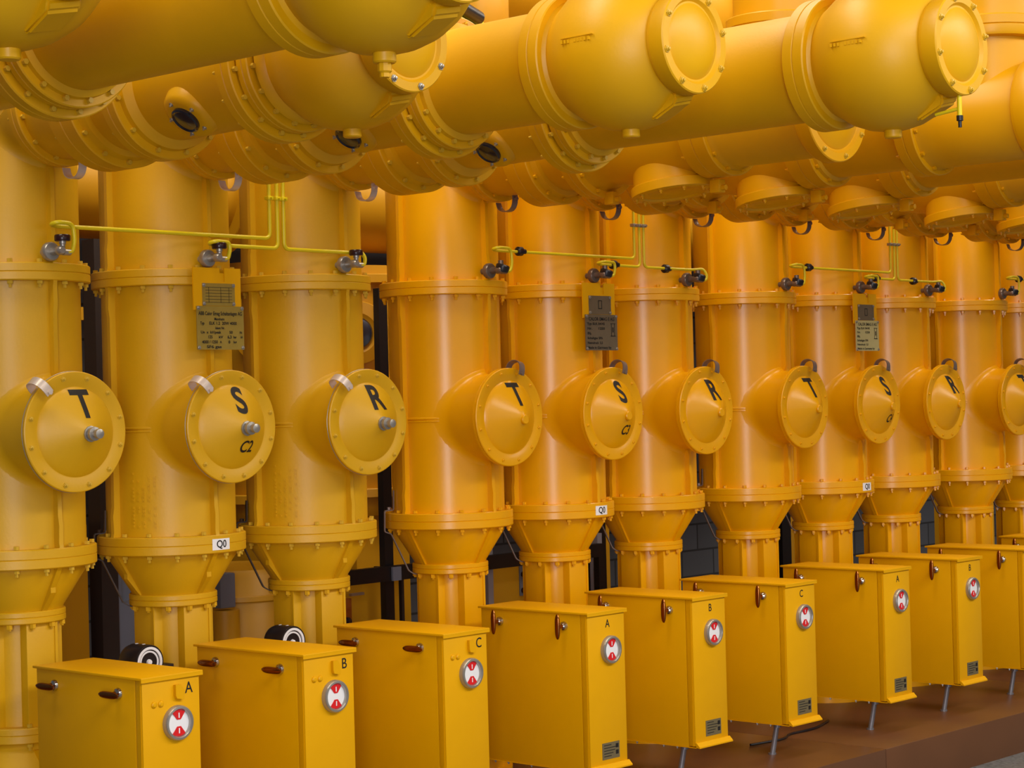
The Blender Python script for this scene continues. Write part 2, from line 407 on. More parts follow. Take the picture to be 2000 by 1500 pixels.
    # label sticker
    if ph == 'S' and bay < 3:
        def stick():
            bm = bmesh.new(); a0 = -PI/2-math.radians(6); n = 6; w = 0.30; r = 0.3035
            for q in range(n):
                aa, ab = a0+w*q/n, a0+w*(q+1)/n
                vs = [bm.verts.new((r*math.cos(t), r*math.sin(t), z)) for t, z in ((aa, zc(-0.565)), (ab, zc(-0.565)), (ab, zc(-0.520)), (aa, zc(-0.520)))]
                bm.faces.new(vs)
            bmesh.ops.remove_doubles(bm, verts=bm.verts, dist=1e-5)
            g = bmesh.ops.extrude_face_region(bm, geom=bm.faces[:])
            for v in [e for e in g['geom'] if isinstance(e, bmesh.types.BMVert)]: v.co.x *= 0.996; v.co.y *= 0.996
            return mesh_from(bm, 'sticker', WHT, 40)
        st = obj('sticker', cached('stick', stick), c); st['label'] = 'white sticker reading Q0'
        def q0():
            me = text_mesh('Q0', 0.030, INK, bold=0.0006, sx=0.95)
            ac = -PI/2-math.radians(6)+0.15; r = 0.3045
            for v in me.vertices:
                a = ac+v.co.x/r; z = v.co.z; v.co = Vector((r*math.cos(a), r*math.sin(a), zc(-0.5425)+z))
            return me
        obj('lettering', cached('q0', q0), st)
    # embossed casting marks on the first group
    if bay == 0 and ph != 'T':
        def emb():
            bm = bmesh.new(); rnd = random.Random(5)
            for col_ in range(5):
                for row in range(15):
                    if rnd.random() < 0.42: continue
                    a = math.radians(-90-72+col_*5.2); z = zc(-0.46+row*0.015)
                    box(bm, RT-0.003, RT+0.0045, -0.0032, 0.0032, z-0.0045, z+0.0045, Matrix.Rotation(a, 4, 'Z'))
            return mesh_from(bm, 'casting_marks', P, 30)
        obj('casting_marks', cached('emb', emb), c)
    # hook strap under the upper nozzle
    def hook():
        bm = bmesh.new()
        pts = fillet([(0.0, -0.28, 0.0), (0.0, -0.29, -0.03), (0.0, -0.325, -0.046), (0, -0.365, -0.04), (0, -0.385, -0.012), (0, -0.385, 0.03)], 0.02, 3)
        ribbon(bm, pts, (1, 0, 0), 0.034, 0.004)
        lathe(bm, [(0, 0), (0.011, 0), (0.011, 0.012), (0, 0.014)], T(0, -0.386, 0.012) @ AXY, 6)
        return mesh_from(bm, 'ground_strap', ZNC if bay == 0 else DST2, 40)
    o = obj('ground_strap', cached(('hook', k), hook), c, T(0.03, -0.060, zc(0.916)))
    return c
DST2 = mat('grey_strap', (128, 112, 104), 0.4, 0.4)

for i in range(0, 11): make_column(i)

# ------------------------------------------------------------------ horizontal ducts
YB_ = {'T': 4.695, 'S': 4.155, 'R': 3.622}
def make_duct(i):
    bay, ph = i//3, PH[i % 3]; old = bay <= 0
    m = YD if bay <= 0 else YDN; k = 'o' if old else 'n'
    yb = YB_[ph]
    ln = {'T': 'short', 'S': 'medium long', 'R': 'longest'}[ph]
    lab = '%s yellow horizontal duct leaving column %s of %s' % (ln, ph, BAYNAME[bay])
    if bay == 3: lab = '%s yellow duct at the far end of the row, hidden behind nearer ducts' % ln
    d = thing('bus_duct', lab, 'gas-insulated duct', (colx(i), YCOL-0.326, H+1.135), 'horizontal ducts reaching out over the aisle')
    oy = YCOL-0.326
    def L(name, key, prof, m=m, parent=d, seg=72, sm=30):    # prof in (world y, r)
        def f():
            bm = bmesh.new(); lathe(bm, [(r, oy-y) for y, r in prof], AXY, seg); return mesh_from(bm, name, m, sm)
        return obj(name, cached(('d', key, k), f), parent)
    def ring(name, key, y0, y1, ro, ri=0.17, nb=0, groove=True):
        h = (y0+y1)/2
        pr = [(y0, ri), (y0, ro-0.004), (y0-0.004, ro)]
        if groove: pr += [(h+0.003, ro), (h, ro-0.004), (h-0.003, ro)]
        pr += [(y1+0.004, ro), (y1, ro-0.004), (y1, ri), (y0, ri)]
        r_ = L(name, key, pr)
        if nb:
            bmh = flange_bolt_me(YB if old else m, y0-y1, 0.009, 'd')
            for q in range(nb):
                a = 2*PI*(q+0.5)/nb
                obj('bolt', bmh, r_, T(0, oy*0+(-(oy-y0)), 0) @ AXY @ T((ro-0.02)*math.cos(a), (ro-0.02)*math.sin(a), 0))
        return r_
    ring('joint_flange', 'A', 6.31, 6.25, 0.217, nb=12)
    L('neck', 'neck', [(6.26, 0.0), (6.26, 0.193), (6.01, 0.197), (6.01, 0)])
    ring('wide_flange', 'B', 6.015, 5.875, 0.262, nb=14)
    L('spacer', 'sp', [(5.88, 0), (5.88, 0.238), (5.85, 0.225), (5.845, 0.205), (5.70, 0.203), (5.70, 0)])
    ring('middle_flange', 'C', 5.705, 5.625, 0.256, nb=12)
    if old:
        L('chamber', 'ch', [(5.63, 0), (5.63, 0.228), (5.605, 0.222), (5.585, 0.192), (5.08, 0.190), (5.07, 0.21), (5.06, 0.21), (5.06, 0)])
        n = Vector((-0.66, 0, -0.75)).normalized(); Mp = T(0, -(oy-5.362), 0) @ axis_to(n)
        def boss():
            bm = bmesh.new(); lathe(bm, [(0.108, 0.10), (0.103, 0.165), (0.096, 0.192), (0.085, 0.205), (0.07, 0.209), (0, 0.209)], Mp, 40)
            return mesh_from(bm, 'sight_port', m, 50)
        bo = obj('sight_port', cached('boss', boss), d)
        def lens():
            bm = bmesh.new(); lathe(bm, [(0.052, 0.205), (0.052, 0.219), (0.046, 0.223), (0.040, 0.219), (0.02, 0.222), (0, 0.223)], Mp, 32)
            return mesh_from(bm, 'window', LEN, 30)
        obj('window', cached('lens', lens), bo)['label'] = 'dark round window'
        for q in range(5):
            a = 2*PI*q/5+0.5
            obj('bolt', bolt_me(STL, 0.006, 0.006, 'p'), bo, Mp @ T(0.070*math.cos(a), 0.070*math.sin(a), 0.207))
        ring('pair_flange', 'P1', 5.065, 4.99, 0.262, nb=16)
        ring('pair_flange', 'P2', 4.985, 4.93, 0.236, nb=16)
    else:
        L('chamber', 'ch', [(5.63, 0), (5.63, 0.228), (5.60, 0.215), (5.55, 0.205), (5.48, 0.214), (5.38, 0.226), (5.28, 0.226), (5.18, 0.214), (5.10, 0.200), (5.06, 0.21), (5.06, 0)])
        def stub():
            bm = bmesh.new(); lathe(bm, [(0, -0.262), (0.09, -0.262), (0.10, -0.268), (0.13, -0.268), (0.14, -0.276), (0.172, -0.276), (0.178, -0.272), (0.178, -0.236), (0.174, -0.232), (0.165, -0.230), (0.160, -0.12), (0, -0.12)], T(0, -(oy-5.29), 0) @ Matrix.Rotation(math.radians(-8), 4, 'X'), 48)
            return mesh_from(bm, 'bottom_hatch', m, 35)
        st = obj('bottom_hatch', cached('stub', stub), d)
        for q in range(10):
            a = 2*PI*(q+0.5)/10; obj('bolt', bolt_me(m, 0.008, 0.010, 'h'), st, T(0, -(oy-5.29), 0) @ Matrix.Rotation(math.radians(-8), 4, 'X') @ T(0.158*math.cos(a), 0.158*math.sin(a), -0.276) @ axis_to((0, 0, -1)))
        for yy in (5.615, 5.04):
            def lug():
                bm = bmesh.new(); box(bm, -0.022, 0.022, -0.03, 0.02, -0.285, -0.23, T(0, 0, 0), 0.003)
                lathe(bm, [(0, 0), (0.012, 0), (0.012, 0.02), (0, 0.022)], T(0, -0.03, -0.265) @ AXY, 8)
                return mesh_from(bm, 'lug', m, 30)
            obj('lug', cached('lug', lug), d, T(0.02, -(oy-yy), 0.0))
        ring('pair_flange', 'P1', 5.065, 4.93, 0.224, nb=12)
    yf = yb+0.215; q = yb
    if old:
        if ph != 'T':
            L('tube', 'tu'+ph, [(4.935, 0), (4.935, 0.212), (4.915, 0.207), (4.905, 0.187), (yf+0.02, 0.187), (yf+0.02, 0)])
            ring('end_flange', 'E'+ph, yf+0.075, yf-0.01, 0.228, nb=0)
        pr = [(q+0.225, 0), (q+0.225, 0.212), (q+0.208, 0.206), (q+0.195, 0.192), (q+0.17, 0.205), (q+0.13, 0.230), (q+0.08, 0.248), (q+0.03, 0.256), (q-0.02, 0.256), (q-0.07, 0.247), (q-0.115, 0.229), (q-0.155, 0.203), (q-0.18, 0.180), (q-0.195, 0.164), (q-0.20, 0.156), (q-0.205, 0)]
    else:
        if ph != 'T':
            L('tube', 'tu'+ph, [(4.935, 0), (4.935, 0.205), (4.915, 0.20), (4.905, 0.187), (yf+0.10, 0.187), (yf+0.10, 0)])
            ring('end_flange', 'E'+ph, yf+0.13, yf+0.035, 0.224, nb=12)
            pr = [(yf+0.04, 0), (yf+0.04, 0.206), (yf+0.02, 0.198), (q+0.15, 0.195), (q-0.19, 0.195), (q-0.20, 0.19), (q-0.205, 0)]
        else:
            pr = [(4.935, 0), (4.935, 0.205), (4.915, 0.199), (4.90, 0.190), (q-0.19, 0.190), (q-0.20, 0.186), (q-0.205, 0)]
    hs = L('elbow_housing' if old else 'end_housing', 'ball'+ph, pr, sm=50)
    rc = 0.168 if old else 0.218; ri_ = 0 if old else 0.045
    L('end_cover', 'cov'+ph, [(q-0.20, 0), (q-0.20, rc-0.01), (q-0.212, rc-0.004), (q-0.218, rc), (q-0.268, rc), (q-0.272, rc-0.004), (q-0.272, 0.137+ri_), (q-0.262, 0.128+ri_), (q-0.262, 0.122+ri_), (q-0.268, 0.116+ri_), (q-0.283, 0.08), (q-0.290, 0.04), (q-0.292, 0)], sm=35)
    cvr = d.children[-1] if False else [o for o in COL.objects if o.parent == d and o.name.startswith('end_cover')][-1]
    for z in range(8):
        a = 2*PI*(z+0.35)/8
        obj('bolt', bolt_me(YB if i != 0 else STL, 0.0085, 0.007, 'e'), cvr, T((0.152+ri_)*math.cos(a), -(oy-(q-0.272)), (0.152+ri_)*math.sin(a)) @ AXY)
    if old:
        def low():
            bm = bmesh.new(); y_ = -(oy-q)
            lathe(bm, [(0, -0.22), (0.030, -0.22), (0.030, -0.276), (0.026, -0.28), (0, -0.28)], T(0, y_, 0), 20)
            return mesh_from(bm, 'drain_boss', m, 30)
        db = obj('drain_boss', cached(('low', ph, k), low), d)
        if i == -1:
            def dplug():
                bm = bmesh.new(); y_ = -(oy-q)
                lathe(bm, [(0, -0.27), (0.018, -0.27), (0.018, -0.30), (0.013, -0.305), (0.013, -0.315), (0, -0.316)], T(0, y_, 0), 10)
                return mesh_from(bm, 'drain_plug', m, 30)
            obj('drain_plug', dplug(), db)
        def lugw():
            bm = bmesh.new(); y_ = -(oy-q)
            # wedge shaped foot cast under the neck of the cover
            pts = [(y_-0.10, -0.232), (y_-0.12, -0.240), (y_-0.205, -0.200), (y_-0.212, -0.172), (y_-0.18, -0.12), (y_-0.06, -0.16)]
            a = [bm.verts.new((-0.03, p, z)) for p, z in pts]; b = [bm.verts.new((0.07, p, z+0.02)) for p, z in pts]
            bm.faces.new(a); bm.faces.new(b[::-1])
            for j in range(6): bm.faces.new((a[j], b[j], b[(j+1) % 6], a[(j+1) % 6]))
            bmesh.ops.bevel(bm, geom=bm.edges[:], offset=0.008, segments=2, affect='EDGES')
            return mesh_from(bm, 'cast_foot', m, 40)
        obj('cast_foot', cached(('lugw', ph, k), lugw), d)
        def emb():   # raised casting marks on the side of the housing facing the camera
            bm = bmesh.new(); y_ = -(oy-q)
            for j in range(9):
                if j in (3,): continue
                box(bm, -0.2575, -0.25, y_+0.07-j*0.014-0.004, y_+0.07-j*0.014+0.004, 0.008, 0.020)
            box(bm, -0.2572, -0.25, y_-0.06, y_+0.075, 0.024, 0.0265)
            return mesh_from(bm, 'casting_marks', m, 30)
        obj('casting_marks', cached(('emb', ph, k), emb), d)
    # riser above the housing
    def riser():
        bm = bmesh.new(); y_ = -(oy-q)
        lathe(bm, [(0, 0.1), (0.17, 0.1), (0.17, 0.30), (0.205, 0.305), (0.21, 0.315), (0.21, 0.345), (0.205, 0.348), (0.21, 0.351), (0.21, 0.385), (0.205, 0.39), (0.18, 0.392), (0.18, 0.70), (0.12, 0.76), (0, 0.78)], T(0, y_, 0), 64)
        return mesh_from(bm, 'riser', m, 30)
    obj('riser', cached(('riser', ph, k), riser), d)
    if i == 2:
        def drop():
            bm = bmesh.new(); y_ = -(oy-(q-0.285))
            tube(bm, [(0.0, y_+0.03, -0.13), (0.0, y_+0.03, -0.235)], 0.008)
            tube(bm, fillet([(0.0, y_+0.03, -0.21), (-0.0, y_+0.12, -0.22)], 0.01), 0.006)
            return mesh_from(bm, 'drain_tube', YT, 40)
        dt = obj('drain_tube', drop(), d); dt['label'] = 'thin yellow tube with black tip'
        bm = bmesh.new(); lathe(bm, [(0, -0.233), (0.011, -0.233), (0.011, -0.250), (0.006, -0.252), (0.006, -0.272), (0, -0.272)], T(0, -(oy-(q-0.255)), 0), 12)
        obj('cap', mesh_from(bm, 'cap', BLK), dt)
    return d
YDN = mat('duct_orange_paint', (214, 154, 0), 0.38, bump=0.1, bscale=60, spec=0.35)
for i in range(-2, 11): make_duct(i)

# ------------------------------------------------------------------ control cabinets
def make_cabinet(i):
    bay, ph = i//3, PH[i % 3]; L_ = 'ABC'[i % 3]; old = bay == 0; k = 'o' if old else 'n'
    cx = colx(i)-0.0215; yf, yb = YCOL-0.9681, YCOL-0.9681+0.643; zt, zb = H-0.9252, H-1.6131
    hd = 'horizontal handles' if old else 'upright T-handles'
    lab = 'yellow control cabinet lettered %s with %s, in front of %s' % (L_, hd, BAYNAME[bay])
    if bay == 3: lab = 'yellow control cabinet at the right edge, last and farthest of the row'
    c = thing('control_cabinet', lab, 'control cabinet', (cx, yf, zb), 'control cabinets in front of the columns')
    h = zt-zb; w = 0.264; d = yb-yf
    def pt(name, key, fn, m, parent=c, M=None, sm=30):
        def f():
            bm = bmesh.new(); fn(bm); return mesh_from(bm, name, m, sm)
        return obj(name, cached(('cab', key, k), f), parent, M)
    a = w/2-0.006
    pt('body', 'body', lambda bm: (box(bm, -a, a, 0.045, d-0.008, 0, h-0.008, bev=0.002)), YC)
    fp = pt('front_panel', 'front', lambda bm: (box(bm, -a+0.001, a-0.001, 0.004, 0.0425, 0.004, h-0.009, bev=0.002), box(bm, -a-0.0012, -a+0.02, 0.012, 0.02, 0.004, h-0.010)), YC)
    pt('lid', 'lid', lambda bm: (box(bm, -w/2-0.003, w/2+0.003, -0.006, d+0.004, h-0.008, h+0.001, bev=0.001), box(bm, -w/2-0.003, w/2+0.003, -0.006, -0.003, h-0.016, h-0.006)), YC)
    def lip(bm):
        prism(bm, [(0.0, 0), (-0.020, -0.004), (-0.020, 0.002), (-0.002, 0.020), (0.006, 0.020)], -a, a+0.004, Matrix(((0, 1, 0, 0), (1, 0, 0, 0), (0, 0, 1, 0), (0, 0, 0, 1))))
        box(bm, -a-0.002, a+0.002, 0.0, d-0.01, -0.004, 0.0)
    bp = pt('base_plate', 'lip', lip, YC)
    for yy in (0.12, 0.2, 0.36, 0.5, 0.58):
        obj('bolt', bolt_me(STL, 0.006, 0.006, 'cab'), bp, T(-a+0.012, yy, -0.004) @ axis_to((0, 0, -1)))
    # handles on the side facing the camera
    for yh in (0.135, 0.518):
        def hnd(bm):
            Mh = axis_to((-1, 0, 0))
            lathe(bm, [(0, 0), (0.020, 0), (0.021, 0.003), (0.018, 0.012), (0.012, 0.016), (0.010, 0.018), (0, 0.018)], Mh, 24)
        ho = pt('handle', 'hnd', hnd, CHR, c, T(-a, yh, h-0.062)); ho['label'] = 'chrome and bronze %s handle' % ('horizontal' if old else 'upright T')
        def grip(bm):
            Mh = axis_to((-1, 0, 0)); lathe(bm, [(0, 0.016), (0.009, 0.016), (0.009, 0.045), (0, 0.046)], Mh, 16)
            n = 12; L2 = 0.054; rings = []
            for j in range(n+1):
                t = -1+2*j/n; rr = 0.0135*math.sqrt(max(0.12, 1-(abs(t)**3)*0.9)); rg = []
                for q in range(12):
                    u = 2*PI*q/12
                    p = (-0.046+rr*0.62*math.cos(u), rr*math.sin(u), L2*t)
                    if old: p = (p[0], p[2], p[1])
                    rg.append(bm.verts.new(p))
                rings.append(rg)
            for A_, B_ in zip(rings, rings[1:]):
                for q in range(12): bm.faces.new((A_[q], A_[(q+1) % 12], B_[(q+1) % 12], B_[q]))
            bm.faces.new(rings[0]); bm.faces.new(rings[-1])
        pt('grip', 'grip', grip, BRZ, ho, sm=50)
    # position indicator
    iz = h-0.172; ix = 0.022
    PM = T(ix, 0.004, iz)
    pi_ = pt('position_indicator', 'bez', lambda bm: lathe(bm, [(0.047, -0.002), (0.062, -0.002), (0.062, 0.014), (0.058, 0.021), (0.051, 0.022), (0.047, 0.016), (0.047, -0.002)], AXY, 40), STL, c, PM, 50)
    pi_['label'] = 'round position indicator with red wedges'
    pt('dial', 'dial', lambda bm: lathe(bm, [(0, 0), (0.0475, 0), (0.0475, 0.008), (0.03, 0.0105), (0, 0.0115)], AXY, 40), WHT, pi_)
    for sgn in (1, -1):
        def wedge(bm):
            pts = []
            for j in range(9):
                t = math.radians(-36+72*j/8); pts.append((0.046*math.sin(t), sgn*0.046*math.cos(t)))
            pts += [(0.008, sgn*0.012), (-0.008, sgn*0.012)]
            prism(bm, pts, -0.0135, -0.009)
        pt('red_wedge', 'wed%d' % sgn, wedge, RED, pi_)
        pt('pointer_mark', 'pm%d' % sgn, lambda bm: box(bm, -0.0022, 0.0022, -0.0145, -0.012, min(sgn*0.018, sgn*0.036), max(sgn*0.018, sgn*0.036)), WHT, pi_)
    lx, lz = (0.078, -0.056) if old else (0.010, -0.058)
    o = obj('letter', cached(('cl', L_, k), lambda: text_mesh(L_, 0.041 if old else 0.036, INK, bold=0.0003, sx=0.88)), c, T(lx, 0.004, h+lz)); o['label'] = 'black letter %s' % L_
    if old:
        pt('key_cover', 'kc', lambda bm: prism(bm, [(-0.017, 0.026), (0.004, 0.026), (0.018, 0.006), (0.018, -0.028), (-0.012, -0.022), (-0.017, -0.01)], -0.014, 0.0), YC, c, T(0.028, 0.004, h-0.064))
        for xx in (-0.088, -0.058):
            pt('dome_rivet', 'dr', lambda bm: lathe(bm, [(0.012, 0), (0.011, 0.004), (0.007, 0.008), (0, 0.009)], AXY, 16), YC, c, T(xx+0.012, 0.004, h-0.098))
    else:
        np_ = pt('rating_plate', 'np', lambda bm: box(bm, -0.058, 0.058, -0.002, 0.001, -0.036, 0.036), SPL, c, T(0.012, 0.004, 0.076))
        def lines(bm):
            for j in range(5): box(bm, -0.048, -0.048+0.05+0.012*((j*3) % 4), -0.0028, -0.0018, 0.024-j*0.012, 0.027-j*0.012)
            for j in range(2): box(bm, 0.032, 0.050, -0.0028, -0.0018, 0.008-j*0.028, 0.026-j*0.028)
        pt('plate_print', 'npl', lines, INK, np_)
    # arm fixing the cabinet to its pedestal
    pt('mounting_arm', 'arm', lambda bm: (box(bm, -0.03, 0.07, d-0.01, YCOL-0.152-yf, h-0.42, h-0.34), box(bm, -0.03, 0.07, d-0.01, YCOL-0.152-yf, h-0.62, h-0.56)), YC)
    # conduit leg below
    if True:
        lab2 = 'grey flexible conduit under cabinet %s of %s' % (L_, BAYNAME[bay]) if bay < 3 else 'grey flexible conduit under the farthest cabinet'
        def cond():
            bm = bmesh.new(); pts = [Vector((0.02, -0.02, zb-0.004-ZP)), Vector((0.012, -0.01, (zb-ZP)*0.5)), Vector((0, 0, 0.0))]
            P = fillet(pts, 0.05, 8); tube(bm, P, 0.0135, 12)
            lathe(bm, [(0.0, 0), (0.019, 0), (0.019, -0.02), (0.0, -0.02)], T(0.02, -0.02, zb-0.004-ZP), 12)
            tube(bm, [Vector((0, 0, 0.0)), Vector((0, 0, 0.008))], 0.02, 12)
            return mesh_from(bm, 'cable_conduit', CND, 40)
        g = obj('cable_conduit', cached('cond', cond), None, T(colx(i)-0.112, 5.80, ZP))
        g['label'] = lab2; g['category'] = 'conduit'; g['group'] = 'conduit legs under the cabinets'
for i in range(0, 10): make_cabinet(i)

# ------------------------------------------------------------------ gas tubes and valves
def make_tubes(bay):
    x0 = colx(bay*3); old = bay == 0; zt = 1.86
    spec = [('T', x0, 0.702, x0+1.030), ('S', x0+S, 0.662, x0+1.072), ('R', x0+2*S, 0.655, x0+1.106)]
    for ph, xv, zr, xr in spec:
        yv = 6.29; sgn = 1
        lab = 'thin yellow gas tube with %s valve on column %s of %s' % ('a chrome' if old else 'a dark', ph, BAYNAME[bay])
        if bay == 3: lab = 'thin yellow gas tube at the right edge of the row'
        t = thing('gas_tube', lab, 'pipe', (xv+0.02, YCOL-RT, H+0.604), 'yellow gas tubes')
        def loc(x, y, z): return Vector((x-(xv+0.02), y-(YCOL-RT), z-0.604))
        dl, ex = (-0.042, 0.078) if old else (-0.018, 0.094)
        bm = bmesh.new(); R_ = 0.0085
        if ph != 'R':
            pts = [loc(xv+dl+0.045, 6.262, 0.597), loc(xv+dl+ex-0.012, 6.262, 0.600), loc(xv+dl+ex, 6.262, 0.64), loc(xv+dl+ex-0.006, 6.262, zr+0.004), loc(xv+dl, 6.255, zr+0.006), loc(xv+dl-0.012, 6.285, zr), loc(xv+dl+0.03, 6.31, zr-0.004), loc(xr, 6.31, zr-0.006), loc(xr, 6.31, zt)]
        else:
            pts = [loc(xv+dl+0.045, 6.262, 0.597), loc(xv+dl+ex-0.01, 6.262, 0.600), loc(xv+dl+ex, 6.265, 0.63), loc(xv+dl+ex-0.012, 6.28, zr+0.004), loc(xv+0.0, 6.30, zr-0.002), loc(xr, 6.31, zr), loc(xr, 6.31, zt)]
        tube(bm, fillet(pts, 0.028, 6), R_ if old else R_*0.85, 10)
        obj('tube', mesh_from(bm, 'tube', YT, 60), t)
        def valve():
            bm = bmesh.new()
            lathe(bm, [(0, -0.005), (0.014, -0.005), (0.014, 0.028), (0.034, 0.031), (0.036, 0.035), (0.036, 0.052), (0.032, 0.057), (0.016, 0.059), (0.014, 0.09), (0.017, 0.094), (0.017, 0.118), (0.012, 0.124), (0, 0.124)], AXY, 16)
            lathe(bm, [(0, 0), (0.010, 0), (0.010, 0.028), (0.013, 0.03), (0.013, 0.05), (0, 0.05)], T(0.012, -0.105, -0.005), 12)
            lathe(bm, [(0, 0), (0.012, 0), (0.012, 0.03), (0, 0.03)], T(0.012, -0.108, -0.006) @ axis_to((1, 0, 0)), 12)
            return mesh_from(bm, 'valve', STL if old else DST3, 40)
        vo = obj('valve', cached(('valve', old), valve), t, T(-0.012+dl*0.8, 0, 0))
        def cap():
            bm = bmesh.new()
            if old: lathe(bm, [(0, 0.040), (0.028, 0.040), (0.030, 0.044), (0.030, 0.060), (0.027, 0.064), (0, 0.064)], T(0.012, -0.105, -0.005), 20)
            else: lathe(bm, [(0, 0.0), (0.030, 0.0), (0.032, 0.006), (0.032, 0.026), (0.026, 0.032), (0, 0.032)], T(0.016, -0.105, -0.004) @ axis_to((0.15, -0.25, 0.9)), 20)
            return mesh_from(bm, 'valve_cap', DRD if old else BLK, 40)
        obj('valve_cap', cached(('vcap', old), cap), vo)
        if not old:
            xc = {'T': xv+0.185, 'S': xv+0.125, 'R': xv-0.205}[ph]; yc = 6.31
            def coup():
                bm = bmesh.new(); lathe(bm, [(0, -0.022), (0.013, -0.022), (0.022, -0.016), (0.022, 0.008), (0.012, 0.014), (0.012, 0.034), (0, 0.034)], axis_to((1, 0, 0)), 12)
                return mesh_from(bm, 'coupling', BLK, 30)
            p = loc(xc, yc, zr-0.002)
            obj('coupling', cached('coup', coup), t, T(*p))
        def clamp():
            bm = bmesh.new(); box(bm, -0.014, 0.014, -0.013, 0.013, -0.008, 0.008, bev=0.002); lathe(bm, [(0, 0), (0.005, 0), (0.005, 0.012), (0, 0.012)], T(0, -0.012, 0) @ AXY, 8)
            return mesh_from(bm, 'clamp', YT if old else STL, 30)
        obj('clamp', cached(('clamp', old), clamp), t, T(*loc(xr, 6.31, 0.862)))
DST3 = mat('dark_valve_metal', (120, 104, 92), 0.32, 0.5)
DRD = mat('dark_red_plastic', (40, 10, 16), 0.3)
for b in (0, 1, 2): make_tubes(b)
# first tube of the group at the right edge
def last_tube():
    x0 = colx(9); t = thing('gas_tube', 'thin yellow gas tube at the right edge of the row', 'pipe', (x0+0.02, YCOL-RT, H+0.604), 'yellow gas tubes')
    bm = bmesh.new(); xv = x0
    def loc(x, y, z): return Vector((x-(xv+0.02), y-(YCOL-RT), z-0.604))
    pts = [loc(xv+0.045, 6.262, 0.597), loc(xv+0.082, 6.262, 0.600), loc(xv+0.098, 6.262, 0.64), loc(xv+0.092, 6.262, 0.706), loc(xv, 6.255, 0.708), loc(xv-0.012, 6.285, 0.702), loc(xv+0.03, 6.31, 0.698), loc(xv+1.03, 6.31, 0.698), loc(xv+1.03, 6.31, 1.86)]
    tube(bm, fillet(pts, 0.028, 6), 0.0072, 10); obj('tube', mesh_from(bm, 'tube', YT, 60), t)
    vo = obj('valve', CACHE[('valve', False)], t, T(-0.012, 0, 0)); obj('valve_cap', CACHE[('vcap', False)], vo)
    obj('coupling', CACHE['coup'], t, T(*loc(xv+0.185, 6.31, 0.7)))
last_tube()

